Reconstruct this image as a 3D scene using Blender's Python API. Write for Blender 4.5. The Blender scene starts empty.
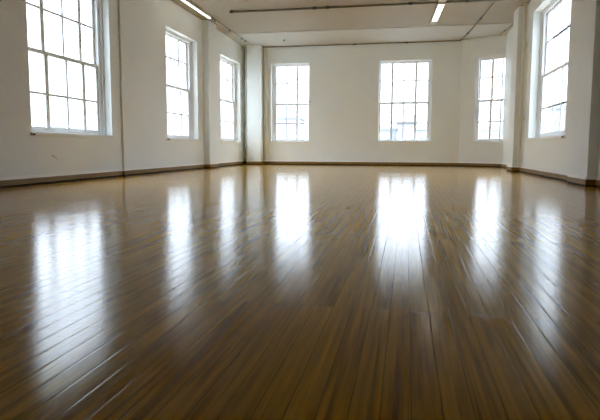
import bpy, bmesh, math
from mathutils import Vector, Matrix
S = bpy.context.scene
COL = S.collection

# ------------------------------------------------------------------ materials
def new_mat(name):
    m = bpy.data.materials.new(name); m.use_nodes = True
    nt = m.node_tree
    return m, nt, nt.nodes['Principled BSDF']

def paint(name, col, rough=0.6, bump=0.02, scale=18.0, var=0.03):
    m, nt, b = new_mat(name)
    tc = nt.nodes.new('ShaderNodeTexCoord')
    n = nt.nodes.new('ShaderNodeTexNoise'); n.inputs['Scale'].default_value = 0.9
    n.inputs['Detail'].default_value = 4
    nt.links.new(tc.outputs['Object'], n.inputs['Vector'])
    r = nt.nodes.new('ShaderNodeMapRange')
    r.inputs['To Min'].default_value = 1 - var; r.inputs['To Max'].default_value = 1 + var
    nt.links.new(n.outputs['Fac'], r.inputs['Value'])
    mul = nt.nodes.new('ShaderNodeVectorMath'); mul.operation = 'SCALE'
    mul.inputs[0].default_value = col
    nt.links.new(r.outputs['Result'], mul.inputs['Scale'])
    nt.links.new(mul.outputs['Vector'], b.inputs['Base Color'])
    b.inputs['Roughness'].default_value = rough
    if bump:
        n2 = nt.nodes.new('ShaderNodeTexNoise'); n2.inputs['Scale'].default_value = scale
        n2.inputs['Detail'].default_value = 3
        nt.links.new(tc.outputs['Object'], n2.inputs['Vector'])
        bp = nt.nodes.new('ShaderNodeBump'); bp.inputs['Strength'].default_value = bump
        bp.inputs['Distance'].default_value = 0.01
        nt.links.new(n2.outputs['Fac'], bp.inputs['Height'])
        nt.links.new(bp.outputs['Normal'], b.inputs['Normal'])
    return m

SKY = 2.6
M = {}
M['wall'] = paint('cream_wall_paint', (0.79, 0.83, 0.81), 0.55)
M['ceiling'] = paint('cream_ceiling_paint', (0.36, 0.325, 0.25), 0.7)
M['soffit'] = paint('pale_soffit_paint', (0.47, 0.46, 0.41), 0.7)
M['frame'] = paint('white_window_paint', (0.80, 0.82, 0.83), 0.4, 0)
M['sill'] = paint('white_sill_paint', (0.78, 0.78, 0.74), 0.4, 0)
M['skirt'] = paint('white_skirting_paint', (0.90, 0.90, 0.87), 0.4, 0)
M['pipe'] = paint('dark_brown_pipe_paint', (0.14, 0.115, 0.07), 0.5, 0, var=0.15)
M['greypipe'] = paint('grey_conduit_paint', (0.55, 0.53, 0.46), 0.5, 0, var=0.1)
M['creampipe'] = paint('cream_pipe_paint', (0.70, 0.67, 0.57), 0.45, 0)
M['gap'] = paint('black_gap', (0.008, 0.006, 0.004), 0.9, 0)
M['fitting'] = paint('dark_fitting', (0.06, 0.05, 0.035), 0.5, 0)
M['housing'] = paint('grey_lamp_housing', (0.42, 0.41, 0.37), 0.5, 0)
M['pipe2'] = paint('brown_conduit_paint', (0.14, 0.115, 0.075), 0.5, 0, var=0.1)
M['outside_wall'] = paint('outside_render', (0.45, 0.43, 0.40), 0.8)

def wood(name, c1, c2, rough):
    m, nt, b = new_mat(name)
    tc = nt.nodes.new('ShaderNodeTexCoord'); mp = nt.nodes.new('ShaderNodeMapping')
    mp.inputs['Scale'].default_value = (30, 2, 30)
    n = nt.nodes.new('ShaderNodeTexNoise'); n.inputs['Scale'].default_value = 1; n.inputs['Detail'].default_value = 5
    mix = nt.nodes.new('ShaderNodeMix'); mix.data_type = 'RGBA'
    mix.inputs[6].default_value = (*c1, 1); mix.inputs[7].default_value = (*c2, 1)
    nt.links.new(tc.outputs['Object'], mp.inputs['Vector']); nt.links.new(mp.outputs['Vector'], n.inputs['Vector'])
    nt.links.new(n.outputs['Fac'], mix.inputs[0]); nt.links.new(mix.outputs[2], b.inputs['Base Color'])
    b.inputs['Roughness'].default_value = rough
    return m
M['basewood'] = wood('skirting_wood', (0.16, 0.085, 0.010), (0.26, 0.155, 0.03), 0.55)

def floor_material():
    m, nt, b = new_mat('polished_strip_floor')
    L = nt.links.new; N = nt.nodes.new
    tc = N('ShaderNodeTexCoord')
    mp = N('ShaderNodeMapping'); mp.inputs['Rotation'].default_value = (0, 0, math.radians(90))
    mp.inputs['Location'].default_value = (0.31, 0.043, 0)
    L(tc.outputs['Object'], mp.inputs['Vector'])
    br = N('ShaderNodeTexBrick')
    br.offset = 0.37; br.offset_frequency = 3; br.squash = 1
    br.inputs['Color1'].default_value = (0, 0, 0, 1); br.inputs['Color2'].default_value = (1, 1, 1, 1)
    br.inputs['Mortar'].default_value = (0.5, 0.5, 0.5, 1)
    br.inputs['Scale'].default_value = 1.0
    br.inputs['Mortar Size'].default_value = 0.0009
    br.inputs['Mortar Smooth'].default_value = 0.3
    br.inputs['Brick Width'].default_value = 1.55
    br.inputs['Row Height'].default_value = 0.066
    L(mp.outputs['Vector'], br.inputs['Vector'])
    # grain, shifted strip by strip
    sep = N('ShaderNodeSeparateXYZ'); L(tc.outputs['Object'], sep.inputs[0])
    comb = N('ShaderNodeCombineXYZ')
    L(sep.outputs['X'], comb.inputs['X'])
    ya = N('ShaderNodeMath'); ya.operation = 'MULTIPLY_ADD'; ya.inputs[1].default_value = 7.0
    L(br.outputs['Color'], ya.inputs[0]); L(sep.outputs['Y'], ya.inputs[2]); L(ya.outputs[0], comb.inputs['Y'])
    L(br.outputs['Color'], comb.inputs['Z'])
    gm = N('ShaderNodeMapping'); gm.inputs['Scale'].default_value = (48, 1.3, 20)
    L(comb.outputs[0], gm.inputs['Vector'])
    g = N('ShaderNodeTexNoise'); g.inputs['Scale'].default_value = 1.0; g.inputs['Detail'].default_value = 6
    g.inputs['Distortion'].default_value = 0.6
    L(gm.outputs[0], g.inputs['Vector'])
    gm2 = N('ShaderNodeMapping'); gm2.inputs['Scale'].default_value = (16, 0.55, 9)
    L(comb.outputs[0], gm2.inputs['Vector'])
    w = N('ShaderNodeTexNoise'); w.inputs['Scale'].default_value = 1.0; w.inputs['Detail'].default_value = 3
    w.inputs['Distortion'].default_value = 1.2
    L(gm2.outputs[0], w.inputs['Vector'])
    ramp = N('ShaderNodeValToRGB')
    e = ramp.color_ramp.elements
    e[0].position = 0.0; e[0].color = (0.28, 0.10, 0.0, 1)
    e[1].position = 1.0; e[1].color = (0.86, 0.48, 0.015, 1)
    mid = ramp.color_ramp.elements.new(0.5); mid.color = (0.60, 0.295, 0.003, 1)
    # value = .32*strip + .38*broad + .3*grain (contrast stretched)
    a1 = N('ShaderNodeMath'); a1.operation = 'MULTIPLY'; a1.inputs[1].default_value = 0.20
    L(br.outputs['Color'], a1.inputs[0])
    a2 = N('ShaderNodeMath'); a2.operation = 'MULTIPLY_ADD'; a2.inputs[1].default_value = 0.9
    L(w.outputs['Fac'], a2.inputs[0]); L(a1.outputs[0], a2.inputs[2])
    a3 = N('ShaderNodeMath'); a3.operation = 'MULTIPLY_ADD'; a3.inputs[1].default_value = 0.62
    gs = N('ShaderNodeMapRange'); gs.inputs['From Min'].default_value = 0.34; gs.inputs['From Max'].default_value = 0.66
    L(g.outputs['Fac'], gs.inputs['Value']); L(gs.outputs[0], a3.inputs[0]); L(a2.outputs[0], a3.inputs[2])
    a4 = N('ShaderNodeMath'); a4.operation = 'SUBTRACT'; a4.inputs[1].default_value = 0.355
    L(a3.outputs[0], a4.inputs[0]); L(a4.outputs[0], ramp.inputs[0])
    # dark joints
    mixc = N('ShaderNodeMix'); mixc.data_type = 'RGBA'
    L(br.outputs['Fac'], mixc.inputs[0]); L(ramp.outputs[0], mixc.inputs[6])
    mixc.inputs[7].default_value = (0.10, 0.045, 0.004, 1)
    L(mixc.outputs[2], b.inputs['Base Color'])
    # relief: softly rounded joints and faint grain
    br2 = N('ShaderNodeTexBrick'); br2.offset = 0.37; br2.offset_frequency = 3; br2.squash = 1
    for k, v in (('Scale', 1.0), ('Mortar Size', 0.004), ('Mortar Smooth', 1.0), ('Brick Width', 1.55), ('Row Height', 0.066)):
        br2.inputs[k].default_value = v
    L(mp.outputs['Vector'], br2.inputs['Vector'])
    h1 = N('ShaderNodeMath'); h1.operation = 'MULTIPLY'; h1.inputs[1].default_value = -0.33
    L(br2.outputs['Fac'], h1.inputs[0])
    h2 = N('ShaderNodeMath'); h2.operation = 'MULTIPLY_ADD'; h2.inputs[1].default_value = 0.10
    L(w.outputs['Fac'], h2.inputs[0]); L(h1.outputs[0], h2.inputs[2])
    bp = N('ShaderNodeBump'); bp.inputs['Strength'].default_value = 0.35; bp.inputs['Distance'].default_value = 0.0016
    L(h2.outputs[0], bp.inputs['Height'])
    # satin varnish over the wood
    nt.nodes.remove(b)
    df = N('ShaderNodeBsdfDiffuse'); L(mixc.outputs[2], df.inputs['Color']); L(bp.outputs[0], df.inputs['Normal'])
    gl = N('ShaderNodeBsdfAnisotropic'); gl.distribution = 'BECKMANN'; L(bp.outputs[0], gl.inputs['Normal'])
    gl.inputs['Color'].default_value = (1, 1, 1, 1)
    rn = N('ShaderNodeTexNoise'); rn.inputs['Scale'].default_value = 1.3; rn.inputs['Detail'].default_value = 4
    L(tc.outputs['Object'], rn.inputs['Vector'])
    rr = N('ShaderNodeMapRange'); rr.inputs['To Min'].default_value = ROUGH_LO; rr.inputs['To Max'].default_value = ROUGH_HI
    L(rn.outputs['Fac'], rr.inputs['Value']); L(rr.outputs[0], gl.inputs['Roughness'])
    fn = N('ShaderNodeFresnel'); fn.inputs['IOR'].default_value = 1.40; L(bp.outputs[0], fn.inputs['Normal'])
    # joints hold no varnish
    jm = N('ShaderNodeMath'); jm.operation = 'MULTIPLY_ADD'; jm.inputs[1].default_value = -0.8; jm.inputs[2].default_value = 1.0
    L(br.outputs['Fac'], jm.inputs[0])
    fm = N('ShaderNodeMath'); fm.operation = 'MULTIPLY'; L(fn.outputs[0], fm.inputs[0]); L(jm.outputs[0], fm.inputs[1])
    mx = N('ShaderNodeMixShader'); L(fm.outputs[0], mx.inputs[0]); L(df.outputs[0], mx.inputs[1]); L(gl.outputs[0], mx.inputs[2])
    L(mx.outputs[0], nt.nodes['Material Output'].inputs['Surface'])
    return m
ROUGH_LO, ROUGH_HI = 0.14, 0.21
M['floor'] = floor_material()

def glass_material():
    m = bpy.data.materials.new('window_glass'); m.use_nodes = True
    nt = m.node_tree; nt.nodes.clear()
    out = nt.nodes.new('ShaderNodeOutputMaterial'); t = nt.nodes.new('ShaderNodeBsdfTransparent')
    t.inputs[0].default_value = (0.95, 0.97, 0.97, 1)
    g = nt.nodes.new('ShaderNodeBsdfGlossy'); g.inputs['Roughness'].default_value = 0.02
    mx = nt.nodes.new('ShaderNodeMixShader'); lw = nt.nodes.new('ShaderNodeLayerWeight'); lw.inputs[0].default_value = 0.5
    pw = nt.nodes.new('ShaderNodeMath'); pw.operation = 'POWER'; pw.inputs[1].default_value = 5.0
    fr = nt.nodes.new('ShaderNodeMath'); fr.operation = 'MULTIPLY_ADD'; fr.inputs[1].default_value = 0.5; fr.inputs[2].default_value = 0.03
    nt.links.new(lw.outputs['Facing'], pw.inputs[0]); nt.links.new(pw.outputs[0], fr.inputs[0])
    nt.links.new(fr.outputs[0], mx.inputs[0]); nt.links.new(t.outputs[0], mx.inputs[1])
    nt.links.new(g.outputs[0], mx.inputs[2]); nt.links.new(mx.outputs[0], out.inputs[0])
    return m
M['glass'] = glass_material()

def emit(name, col, s):
    m, nt, b = new_mat(name)
    b.inputs['Base Color'].default_value = (0.8, 0.8, 0.8, 1)
    b.inputs['Emission Color'].default_value = (*col, 1); b.inputs['Emission Strength'].default_value = s
    return m
M['tube'] = emit('lit_tube', (1.0, 0.95, 0.84), 3.5)

# ------------------------------------------------------------------ helpers
def link(name, bm, mat, parent=None, smooth=False, bevel=0.0):
    bmesh.ops.recalc_face_normals(bm, faces=bm.faces)
    if bevel:
        bmesh.ops.bevel(bm, geom=[e for e in bm.edges if len(e.link_faces) == 2 and e.calc_face_angle(0) > 0.6],
                        offset=bevel, segments=2, affect='EDGES', profile=0.6)
    me = bpy.data.meshes.new(name); bm.to_mesh(me); bm.free()
    me.materials.append(M[mat])
    for p in me.polygons: p.use_smooth = smooth
    o = bpy.data.objects.new(name, me); COL.objects.link(o)
    if parent: o.parent = parent
    return o

def tag(o, label=None, cat=None, group=None, kind=None):
    if label: o['label'] = label
    if cat: o['category'] = cat
    if group: o['group'] = group
    if kind: o['kind'] = kind
    return o

def empty(name, loc=(0, 0, 0), rz=0.0):
    o = bpy.data.objects.new(name, None); o.empty_display_size = 0.2
    o.location = loc; o.rotation_euler = (0, 0, rz); COL.objects.link(o); return o

def box(bm, x0, x1, y0, y1, z0, z1):
    v = [bm.verts.new((x, y, z)) for x in (x0, x1) for y in (y0, y1) for z in (z0, z1)]
    for f in ((0,1,3,2),(4,6,7,5),(0,4,5,1),(2,3,7,6),(0,2,6,4),(1,5,7,3)):
        bm.faces.new([v[i] for i in f])

def tube(bm, p, q, r, seg=12, r2=None):
    p, q = Vector(p), Vector(q); d = (q - p).normalized()
    a = d.orthogonal().normalized(); b = d.cross(a); r2 = r if r2 is None else r2
    A = [bm.verts.new(p + (a*math.cos(t) + b*math.sin(t))*r) for t in [2*math.pi*i/seg for i in range(seg)]]
    B = [bm.verts.new(q + (a*math.cos(t) + b*math.sin(t))*r2) for t in [2*math.pi*i/seg for i in range(seg)]]
    for i in range(seg):
        j = (i+1) % seg; bm.faces.new((A[i], A[j], B[j], B[i]))
    bm.faces.new(A[::-1]); bm.faces.new(B)

def frame_matrix(origin, u, n):
    """columns: u along wall, n outward, z up"""
    u, n = Vector(u).normalized(), Vector(n).normalized()
    return Matrix(((u.x, n.x, 0, origin[0]), (u.y, n.y, 0, origin[1]), (0, 0, 1, origin[2]), (0, 0, 0, 1)))

def wall(name, origin, u, n, length, thick, openings=(), H=4.0, u_start=0.0):
    """wall slab with clean rectangular openings; local x along wall, y outward"""
    us = sorted({u_start, length} | {o[0] for o in openings} | {o[1] for o in openings})
    zs = sorted({-0.02, H + 0.02} | {o[2] for o in openings} | {o[3] for o in openings})
    solid = {}
    for i in range(len(us)-1):
        for k in range(len(zs)-1):
            cu, cz = (us[i]+us[i+1])/2, (zs[k]+zs[k+1])/2
            solid[i, k] = not any(o[0] < cu < o[1] and o[2] < cz < o[3] for o in openings)
    bm = bmesh.new(); vd = {}
    def V(i, y, k):
        key = (i, y, k)
        if key not in vd: vd[key] = bm.verts.new((us[i], thick if y else 0, zs[k]))
        return vd[key]
    for (i, k), s in solid.items():
        if not s: continue
        for y in (0, 1): bm.faces.new((V(i,y,k), V(i+1,y,k), V(i+1,y,k+1), V(i,y,k+1)))
        for (di, dk, e) in ((-1,0,((i,k),(i,k+1))), (1,0,((i+1,k),(i+1,k+1))), (0,-1,((i,k),(i+1,k))), (0,1,((i,k+1),(i+1,k+1)))):
            if not solid.get((i+di, k+dk), False):
                (a, b), (c, d) = e
                bm.faces.new((V(a,0,b), V(c,0,d), V(c,1,d), V(a,1,b)))
    o = link(name, bm, 'wall'); o.matrix_world = frame_matrix(origin, u, n)
    return tag(o, kind='structure')

WN = [0]
def window(label, origin, u, n, s0, s1, z0, z1, recess, glass, rail, bars, muntins, fl, fr, knob=None, ft=0.06, fb=0.07):
    """sash window in local wall coordinates. glass=(sa,sb,za,zb); bars=[(s,width)]; muntins=[z above rail..., z below...]"""
    WN[0] += 1
    W = empty('window_%d' % WN[0]); W.matrix_world = frame_matrix(origin, u, n); tag(W, label, kind='structure')
    ga, gb, za, zb = glass
    # outer frame with stepped sash boxes
    bm = bmesh.new()
    box(bm, s0, s0+fl, recess, recess+0.13, z0, z1); box(bm, s1-fr, s1, recess, recess+0.13, z0, z1)
    box(bm, s0+fl, s1-fr, recess, recess+0.13, z1-ft, z1); box(bm, s0+fl, s1-fr, recess-0.01, recess+0.13, z0, z0+0.035)
    link('window_frame', bm, 'frame', W, bevel=0.004)
    bm = bmesh.new()   # staff bead in front of the sash box
    for (a, b) in ((s0, s0+fl*0.45), (s1-fr*0.45, s1)): box(bm, a, b, recess-0.028, recess, z0+0.035, z1)
    box(bm, s0+fl*0.45, s1-fr*0.45, recess-0.028, recess, z1-ft*0.5, z1)
    link('staff_bead', bm, 'frame', W, bevel=0.004)
    for nm, lo, hi, yo, rows in (('upper_sash', rail-0.03, z1-ft, recess+0.07, [m for m in muntins if m > rail]),
                                 ('lower_sash', z0+0.035, rail+0.03, recess+0.025, [m for m in muntins if m < rail])):
        bm = bmesh.new(); a, b = s0+fl, s1-fr
        gz0 = za if nm == 'lower_sash' else lo+0.06
        gz1 = zb if nm == 'upper_sash' else hi-0.06
        box(bm, a, ga, yo, yo+0.045, lo, hi); box(bm, gb, b, yo, yo+0.045, lo, hi)
        box(bm, ga, gb, yo, yo+0.045, lo, gz0); box(bm, ga, gb, yo, yo+0.045, gz1, hi)
        for (s, wd) in bars: box(bm, s-wd/2, s+wd/2, yo+0.004, yo+0.041, gz0, gz1)
        edges = [ga] + [v for s, wd in bars for v in (s-wd/2, s+wd/2)] + [gb]
        for m in rows:
            for i in range(0, len(edges), 2): box(bm, edges[i], edges[i+1], yo+0.008, yo+0.037, m-0.017, m+0.017)
        sash = link(nm, bm, 'frame', W)
        bm = bmesh.new(); box(bm, ga-0.005, gb+0.005, yo+0.019, yo+0.023, gz0-0.005, gz1+0.005)
        link('glass_pane', bm, 'glass', sash)
    bm = bmesh.new()
    box(bm, s0-0.035, s1+0.03, -0.035, 0.0, z0-0.045, z0); box(bm, s0, s1, 0.0, recess+0.02, z0-0.0, z0+0.012)
    sill = link('window_sill', bm, 'sill', W)
    if knob is not None:
        bm = bmesh.new(); tube(bm, (knob, -0.02, z0-0.024), (knob, -0.055, z0-0.024), 0.015, 10)
        tag(link('sill_stop', bm, 'fitting', sill), 'dark round stop at the near end of the sill')
    return W

# ------------------------------------------------------------------ room shell
XL, YB, H = -5.5, 18.19, 4.0
P0, P1 = Vector((1.67, 18.19, 0)), Vector((2.88, 17.42, 0))
UC = (P1-P0).normalized(); NC = Vector((-UC.y, UC.x, 0))
YN = -13.0

bm = bmesh.new(); box(bm, -5.9, 3.3, YN-0.4, 18.6, -0.25, 0.0)
tag(link('floor', bm, 'floor'), 'glossy brown strip wood floor', kind='structure')
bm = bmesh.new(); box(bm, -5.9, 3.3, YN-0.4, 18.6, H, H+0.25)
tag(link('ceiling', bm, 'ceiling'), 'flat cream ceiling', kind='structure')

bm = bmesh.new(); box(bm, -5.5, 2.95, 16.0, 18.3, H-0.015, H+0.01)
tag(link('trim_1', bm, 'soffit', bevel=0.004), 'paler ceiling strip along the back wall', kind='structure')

# left wall: local u = +y, origin y=0
WL = wall('wall_left', (XL, 0, 0), (0, 1, 0), (-1, 0, 0), 18.5, 0.36,
          [(7.2, 9.46, 0.78, 3.36), (11.9, 13.8, 0.78, 3.36), (15.62, 17.6, 0.78, 3.36)], u_start=YN-0.3)
WB = wall('wall_back', (0, YB, 0), (1, 0, 0), (0, 1, 0), 1.74, 0.36,
          [(-4.58, -3.27, 0.78, 3.41), (-0.93, 0.76, 0.79, 3.41)], u_start=-5.8)
WC = wall('wall_corner', tuple(P0), UC, NC, 1.50, 0.34, [(0.50, 1.43, 0.77, 3.42)])
WR = wall('wall_right', (2.78, 0, 0), (0, 1, 0), (1, 0, 0), 14.3, 0.40, [(10.46, 13.42, 0.80, 3.66)], u_start=8.85)
WF = wall('wall_right_far', (2.88, 0, 0), (0, 1, 0), (1, 0, 0), 17.5, 0.30, u_start=14.3)
WN_ = wall('wall_right_near', (2.83, 0, 0), (0, 1, 0), (1, 0, 0), 8.85, 0.35, u_start=YN-0.3)
WK = wall('wall_behind', (0, YN, 0), (1, 0, 0), (0, -1, 0), 3.2, 0.3, u_start=-5.8)

def on_wall(name, parent, x0, x1, y0, y1, z0, z1, mat='wall', bevel=0.0):
    bm = bmesh.new(); box(bm, x0, x1, y0, y1, z0, z1)
    o = link(name, bm, mat, bevel=bevel); return tag(o, parent, kind='structure')
on_wall('trim_2', 'shallow pilaster on the left wall', -5.6, -5.32, 14.2, 14.82, 0, H)
on_wall('trim_3', 'square column in the far left corner', -5.31, -4.86, 17.75, 18.25, 0, H)
on_wall('trim_4', 'thin vertical strip on the left wall', -5.52, -5.462, 9.80, 9.86, 0, H)
on_wall('trim_5', 'narrow vertical strip on the back wall beside the column', -4.83, -4.70, 18.15, 18.2, 0, H)
on_wall('trim_6', 'far pilaster on the right wall', 2.60, 2.95, 14.2, 14.82, 0, H)
on_wall('trim_7', 'near pilaster on the right wall', 2.68, 2.90, 8.80, 9.68, 0, H)

# skirting: stepped profile swept along the wall foot, left side of the path is the room
def skirting(name, pts, label):
    root = empty(name); tag(root, label, kind='structure')
    def sweep(nm, mat, d, z0, z1):
        bm = bmesh.new(); n = len(pts); ins = []
        P = [Vector((x, y)) for x, y in pts]
        for i in range(n):
            dirs = []
            if i: dirs.append((P[i]-P[i-1]).normalized())
            if i < n-1: dirs.append((P[i+1]-P[i]).normalized())
            ns = [Vector((-q.y, q.x)) for q in dirs]
            if len(ns) == 2:
                b = (ns[0]+ns[1]).normalized(); off = b * (d/max(b.dot(ns[0]), 0.3))
            else: off = ns[0]*d
            ins.append(P[i]+off)
        rings = []
        for i in range(n):
            a, c = P[i], ins[i]
            rings.append([bm.verts.new((a.x, a.y, z0)), bm.verts.new((c.x, c.y, z0)), bm.verts.new((c.x, c.y, z1)), bm.verts.new((a.x, a.y, z1))])
        for r, s in zip(rings, rings[1:]):
            for k in range(4): bm.faces.new((r[k], r[(k+1) % 4], s[(k+1) % 4], s[k]))
        bm.faces.new(rings[0]); bm.faces.new(rings[-1][::-1])
        return link(nm, bm, mat, root)
    sweep('shadow_gap_strip', 'gap', 0.016, 0.0, 0.026)
    sweep('skirting_board', 'basewood', 0.028, 0.026, 0.102)
    sweep('cap_moulding', 'skirt', 0.022, 0.102, 0.145)
    return root
# paths run so that the room lies to the left
skirting('baseboard_left', [(-5.31, 17.80), (-5.49, 17.80), (XL, 17.8), (XL, 14.82), (-5.32, 14.82), (-5.32, 14.2), (XL, 14.2), (XL, 9.86), (-5.462, 9.86), (-5.462, 9.80), (XL, 9.80), (XL, YN)][1:],
         'wooden baseboard with a white cap along the left wall')
skirting('baseboard_back', [(1.67, YB), (-4.70, YB), (-4.70, 18.15), (-4.83, 18.15), (-4.86, 18.15), (-4.86, 17.75), (-5.31, 17.75), (-5.31, YB), (XL, YB), (XL, 17.8)],
         'wooden baseboard with a white cap along the back wall')
skirting('baseboard_right', [(2.83, YN), (2.83, 8.80), (2.68, 8.80), (2.68, 9.68), (2.78, 9.68), (2.78, 14.2), (2.60, 14.2), (2.60, 14.82), (2.88, 14.82), (2.88, 17.42), (1.67, YB)],
         'wooden baseboard with a white cap along the right wall and corner')

# ------------------------------------------------------------------ windows
TK, TN = 0.064, 0.036
MU = [1.41, 2.76]
window('large sash window nearest on the left wall', (XL, 0, 0), (0,1,0), (-1,0,0), 7.2, 9.46, 0.78, 3.36, 0.16,
       (7.40, 9.27, 0.88, 3.27), 2.06, [(7.86, 0.09), (8.39, 0.042), (8.88, 0.08)], MU, 0.12, 0.13, knob=7.19)
window('sash window in the middle of the left wall', (XL, 0, 0), (0,1,0), (-1,0,0), 11.9, 13.8, 0.78, 3.36, 0.16,
       (12.05, 13.60, 0.88, 3.27), 2.06, [(12.22, TK), (12.68, TN), (13.15, TK)], MU, 0.10, 0.14, knob=11.89)
window('sash window at the far end of the left wall', (XL, 0, 0), (0,1,0), (-1,0,0), 15.62, 17.6, 0.78, 3.36, 0.16,
       (15.80, 17.42, 0.88, 3.27), 2.06, [(16.15, TK), (16.64, TN), (16.99, TK)], MU, 0.10, 0.12)
window('narrow three-column sash window at the left of the back wall', (0, YB, 0), (1,0,0), (0,1,0), -4.58, -3.27, 0.78, 3.41, 0.16,
       (-4.44, -3.31, 0.86, 3.34), 2.06, [(-4.09, TN), (-3.71, TK)], [1.41, 2.78], 0.09, 0.02)
window('wide four-column sash window in the middle of the back wall', (0, YB, 0), (1,0,0), (0,1,0), -0.93, 0.76, 0.79, 3.41, 0.16,
       (-0.87, 0.65, 0.85, 3.35), 2.06, [(-0.50, TK), (-0.12, TN), (0.27, TK)], [1.41, 2.79], 0.03, 0.08)
window('narrow sash window in the angled corner wall', tuple(P0), UC, NC, 0.50, 1.43, 0.77, 3.42, 0.06,
       (0.60, 1.405, 0.86, 3.30), 2.05, [(0.98, TK), (1.295, TN)], [1.40, 2.77], 0.07, 0.02)
window('large sash window on the right wall', (2.78, 0, 0), (0,1,0), (1,0,0), 10.46, 13.42, 0.80, 3.66, 0.20,
       (10.62, 13.24, 0.92, 3.56), 2.20, [(12.72, TN), (12.28, TN), (11.68, TK), (11.15, TN)], [1.47, 2.95], 0.12, 0.13, knob=10.44)

# ------------------------------------------------------------------ pipes and conduits
def pipe_run(name, label, pts, r, mat, clamps=(), cat='pipe', cr=None, group=None):
    base = Vector(pts[0]); root = empty(name, base); tag(root, label, cat, group)
    P = [Vector(p)-base for p in pts]
    bm = bmesh.new()
    for a, b in zip(P, P[1:]): tube(bm, a, b, r, 12)
    link('pipe_run', bm, mat, root, smooth=False)
    for (i, t) in clamps:
        p = P[i].lerp(P[i+1], t); d = (P[i+1]-P[i]).normalized(); k = cr or r*1.9
        bm = bmesh.new(); tube(bm, p-d*0.045, p+d*0.045, k, 12)
        if abs(d.z) < 0.5: box(bm, p.x-0.012, p.x+0.012, p.y-0.012, p.y+0.012, p.z, H-base.z)
        link('clamp', bm, 'fitting' if mat != 'creampipe' else 'creampipe', root)
    return root

pipe_run('ceiling_pipe', 'long dark pipe crossing the ceiling from side to side in front of the lit fixture', [(-4.42, 13.33, 3.955), (2.75, 13.33, 3.955)], 0.026, 'pipe',
         [(0, 0.006), (0, 0.30), (0, 0.345), (0, 0.62), (0, 0.8)], cr=0.034)
pipe_run('conduit', 'thin dark conduit running along the top of the back wall', [(-5.1, 18.13, 3.965), (1.62, 18.13, 3.965)], 0.013, 'pipe2',
         [(0, 0.02), (0, 0.5), (0, 0.75)], cr=0.024)
pipe_run('conduit', 'thin dark conduit slanting across the ceiling from the back wall corner towards the camera', [(1.62, 18.09, 3.97), (1.74, 16.9, 3.97), (1.96, 13.45, 3.97), (2.2, 9.0, 3.97)], 0.014, 'pipe2',
         [(0, 0.9), (1, 0.5), (2, 0.4)], cr=0.026)
pipe_run('conduit', 'short thin dark conduit on the ceiling above the angled corner window', [(2.68, 17.45, 3.975), (2.80, 16.3, 3.975), (2.83, 14.9, 3.975)], 0.011, 'pipe2', [(0, 0.5)], cr=0.02)
pipe_run('conduit', 'pale grey conduit with dark clips on the ceiling along the left wall', [(-5.14, 13.8, 3.965), (-5.12, 17.9, 3.965)], 0.02, 'greypipe',
         [(0, 0.05), (0, 0.09), (0, 0.39), (0, 0.67), (0, 0.765)], cr=0.03)
pipe_run('vertical_pipe', 'cream vertical pipe in the gap between the left wall and the corner column', [(-5.375, 17.86, 0.13), (-5.375, 17.86, H)], 0.028, 'creampipe', [(0, 0.25), (0, 0.7)])
pipe_run('vertical_pipe', 'cream vertical pipe on the back wall right of the corner column', [(-4.765, 18.11, 0.13), (-4.765, 18.11, 3.93)], 0.032, 'creampipe', [(0, 0.3), (0, 0.75)])
pipe_run('vertical_pipe', 'cream vertical pipe beside the far pilaster on the right wall', [(2.712, 13.98, 0.13), (2.712, 13.98, H)], 0.034, 'creampipe', [(0, 0.3), (0, 0.75)])

# ------------------------------------------------------------------ ceiling lights
def batten(name, label, x, y0, y1, w, rot, tube_r):
    root = empty(name, (x, y0, H), rot); tag(root, label, 'light', 'strip lights on the ceiling'); L = y1-y0
    bm = bmesh.new(); box(bm, -w/2, w/2, 0, L, -0.07, 0.0); link('housing', bm, 'housing', root, bevel=0.006)
    bm = bmesh.new(); box(bm, -w*0.42, w*0.42, 0.03, L-0.03, -0.095, -0.07); link('diffuser', bm, 'tube', root, bevel=0.01)
    for e in (0.0, L-0.03):
        bm = bmesh.new(); box(bm, -w*0.5, w*0.5, e, e+0.03, -0.1, -0.07); link('end_cap', bm, 'housing', root)
    return root
batten('ceiling_light', 'lit strip light along the left edge of the ceiling', -5.08, 11.2, 13.72, 0.06, math.radians(0.3), 0.02)
b2 = batten('ceiling_light', 'lit strip light in the middle of the ceiling towards the right', 0.742, 13.29, 15.06, 0.155, math.radians(2.6), 0.02)
for nm, y0, y1 in (('near_extension', -0.55, 0.0), ('far_extension', 1.80, 2.30)):
    bm = bmesh.new(); box(bm, -0.085, 0.085, y0, y1, -0.06, 0.0)
    link(nm, bm, 'housing' if y0 > 0 else 'greypipe', b2, bevel=0.005)

# small fittings
r = empty('sprinkler_head', (-3.87, 17.05, H)); tag(r, 'small dark sprinkler head on the ceiling above the narrow back window', 'sprinkler')
bm = bmesh.new(); tube(bm, (0,0,0), (0,0,-0.012), 0.04, 16); link('mounting_plate', bm, 'greypipe', r)
bm = bmesh.new(); tube(bm, (0,0,-0.012), (0,0,-0.05), 0.018, 10); tube(bm, (0,0,-0.05), (0,0,-0.058), 0.034, 12); link('nozzle', bm, 'fitting', r)
r = empty('wall_hook', (XL, 7.66, 0.395)); tag(r, 'small pale hook fixed low on the left wall under the nearest window', 'hook')
bm = bmesh.new(); tube(bm, (0,0,0.03), (0.012,0,0.03), 0.022, 12); link('back_plate', bm, 'creampipe', r)
bm = bmesh.new(); tube(bm, (0.012,0,0.03), (0.04,0.01,0.01), 0.008, 8); tube(bm, (0.04,0.01,0.01), (0.045,0.05,-0.02), 0.008, 8); link('hook_arm', bm, 'creampipe', r)
r = empty('window_latch', (-3.235, YB, 2.13)); tag(r, 'tiny dark latch on the back wall at the right edge of the narrow window', 'latch')
bm = bmesh.new(); tube(bm, (0,0,0), (0,-0.02,0), 0.022, 10); link('latch_plate', bm, 'fitting', r)
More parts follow.
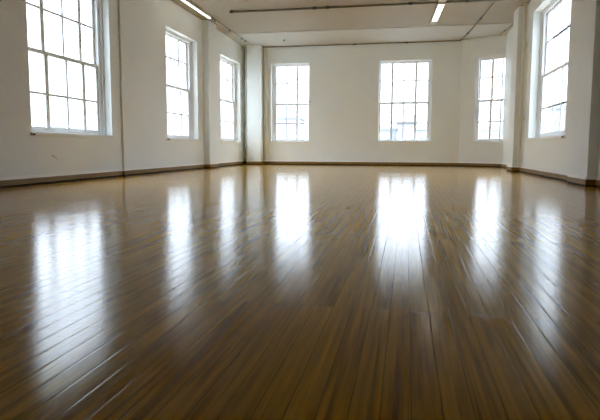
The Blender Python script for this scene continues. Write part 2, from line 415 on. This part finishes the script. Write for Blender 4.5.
bm = bmesh.new(); box(bm, -0.03, 0.008, -0.03, -0.02, -0.008, 0.008); link('latch_arm', bm, 'fitting', r)

# ------------------------------------------------------------------ outside
M['pavement'] = paint('pale_ground', (0.30, 0.30, 0.29), 0.9, 0)
M['far_pale'] = paint('hazy_lavender_render', (0.27, 0.28, 0.31), 0.9, 0)
M['far_warm'] = paint('hazy_pale_render', (0.31, 0.31, 0.32), 0.9, 0)
M['far_pane'] = paint('far_window_dark', (0.25, 0.26, 0.29), 0.5, 0)
bm = bmesh.new(); box(bm, -220, 220, -200, 240, -8.3, -8.0)
tag(link('ground', bm, 'pavement'), 'pale ground outside far below the windows', kind='structure')

def building(label, cx, cy, w, d, h, rz, mat, bands=3, chimney=True):
    r = empty('building', (cx, cy, -8.0), rz); tag(r, label, 'building', 'pale buildings outside the windows')
    bm = bmesh.new(); box(bm, -w/2, w/2, -d/2, d/2, 0, h); link('building_wall', bm, mat, r)
    bm = bmesh.new(); box(bm, -w/2-0.2, w/2+0.2, -d/2-0.2, d/2+0.2, h, h+0.35); link('parapet', bm, mat, r)
    n = max(2, int(w/2.8))
    for k in range(n):
        x = -w/2 + w*(k+0.5)/n
        bm = bmesh.new(); box(bm, x-0.5, x+0.5, -d/2-0.05, -d/2+0.05, h-2.6, h-1.0); link('building_window', bm, 'far_pane', r)
    if chimney:
        bm = bmesh.new(); box(bm, w*0.2, w*0.2+0.9, -0.6, 0.6, h+0.35, h+1.3); link('chimney', bm, mat, r)

CAM = Vector((0, 0, 0.5607))
building('pale lavender block behind the narrow back window', -19.0, 82, 6.5, 8, 12.9, 0.1, 'far_pale')
building('pale lavender building low on the left behind the wide back window', -3.0, 84, 3.0, 7, 11.3, 0.0, 'far_pale', chimney=False)
building('taller pale lavender building behind the middle of the wide back window', 0.0, 80, 2.4, 7, 12.0, 0.0, 'far_pale')
building('stepped pale building behind the right part of the wide back window', 2.9, 92, 2.6, 7, 11.5, 0.0, 'far_warm', chimney=False)
building('grey building behind the angled corner window', 8.6, 62, 2.8, 6, 10.5, -0.1, 'far_warm', chimney=False)
building('long pale roofline outside the large left window', -60, 88, 22, 9, 12.0, 0.6, 'far_warm')
building('pale building outside the right window', 19, 76, 5.0, 8, 13.5, -0.4, 'far_pale', chimney=False)

w = bpy.data.worlds.new('overcast_sky'); S.world = w; w.use_nodes = True
bg = w.node_tree.nodes['Background']; bg.inputs[0].default_value = (0.93, 0.97, 1.0, 1); bg.inputs[1].default_value = SKY
# overcast sky: zenith brighter than the horizon
wn = w.node_tree; tc = wn.nodes.new('ShaderNodeTexCoord'); sp = wn.nodes.new('ShaderNodeSeparateXYZ')
mr = wn.nodes.new('ShaderNodeMapRange'); mr.inputs['From Min'].default_value = 0.0; mr.inputs['From Max'].default_value = 1.0
mr.inputs['To Min'].default_value = 1.0; mr.inputs['To Max'].default_value = 6.5
wn.links.new(tc.outputs['Generated'], sp.inputs[0]); wn.links.new(sp.outputs['Z'], mr.inputs['Value'])
vm = wn.nodes.new('ShaderNodeVectorMath'); vm.operation = 'SCALE'; vm.inputs[0].default_value = (0.85, 0.94, 1.08)
wn.links.new(mr.outputs[0], vm.inputs['Scale']); wn.links.new(vm.outputs[0], bg.inputs[0])

# ------------------------------------------------------------------ camera
yaw, pit, rol, F = -0.193431, -0.0953932, 0.00327555, 539.13
cy, sy = math.cos(yaw), math.sin(yaw)
right = Vector((cy, -sy, 0)); f0 = Vector((sy, cy, 0)); up0 = Vector((0, 0, 1))
fwd = f0*math.cos(pit) + up0*math.sin(pit); up = up0*math.cos(pit) - f0*math.sin(pit)
c, s = math.cos(rol), math.sin(rol)
ra, ua = right*c + up*s, up*c - right*s
cd = bpy.data.cameras.new('camera'); cam = bpy.data.objects.new('camera', cd); COL.objects.link(cam)
cd.sensor_fit = 'HORIZONTAL'; cd.sensor_width = 36; cd.lens = 36*F/600
cd.shift_y = -(210-199.75)/600; cd.clip_end = 1000; cd.clip_start = 0.05
cam.matrix_world = Matrix(((ra.x, ua.x, -fwd.x, CAM.x), (ra.y, ua.y, -fwd.y, CAM.y), (ra.z, ua.z, -fwd.z, CAM.z), (0,0,0,1)))
S.camera = cam

S.view_settings.view_transform = 'Standard'; S.view_settings.look = 'None'
S.view_settings.gamma = 1; S.view_settings.exposure = 0.0; S.view_settings.use_curve_mapping = False
S.cycles.max_bounces = 16; S.cycles.diffuse_bounces = 10; S.cycles.glossy_bounces = 6; S.cycles.transparent_max_bounces = 16
S.cycles.sample_clamp_indirect = 8
S.cycles.use_denoising = True
S.cycles.denoising_prefilter = 'FAST'
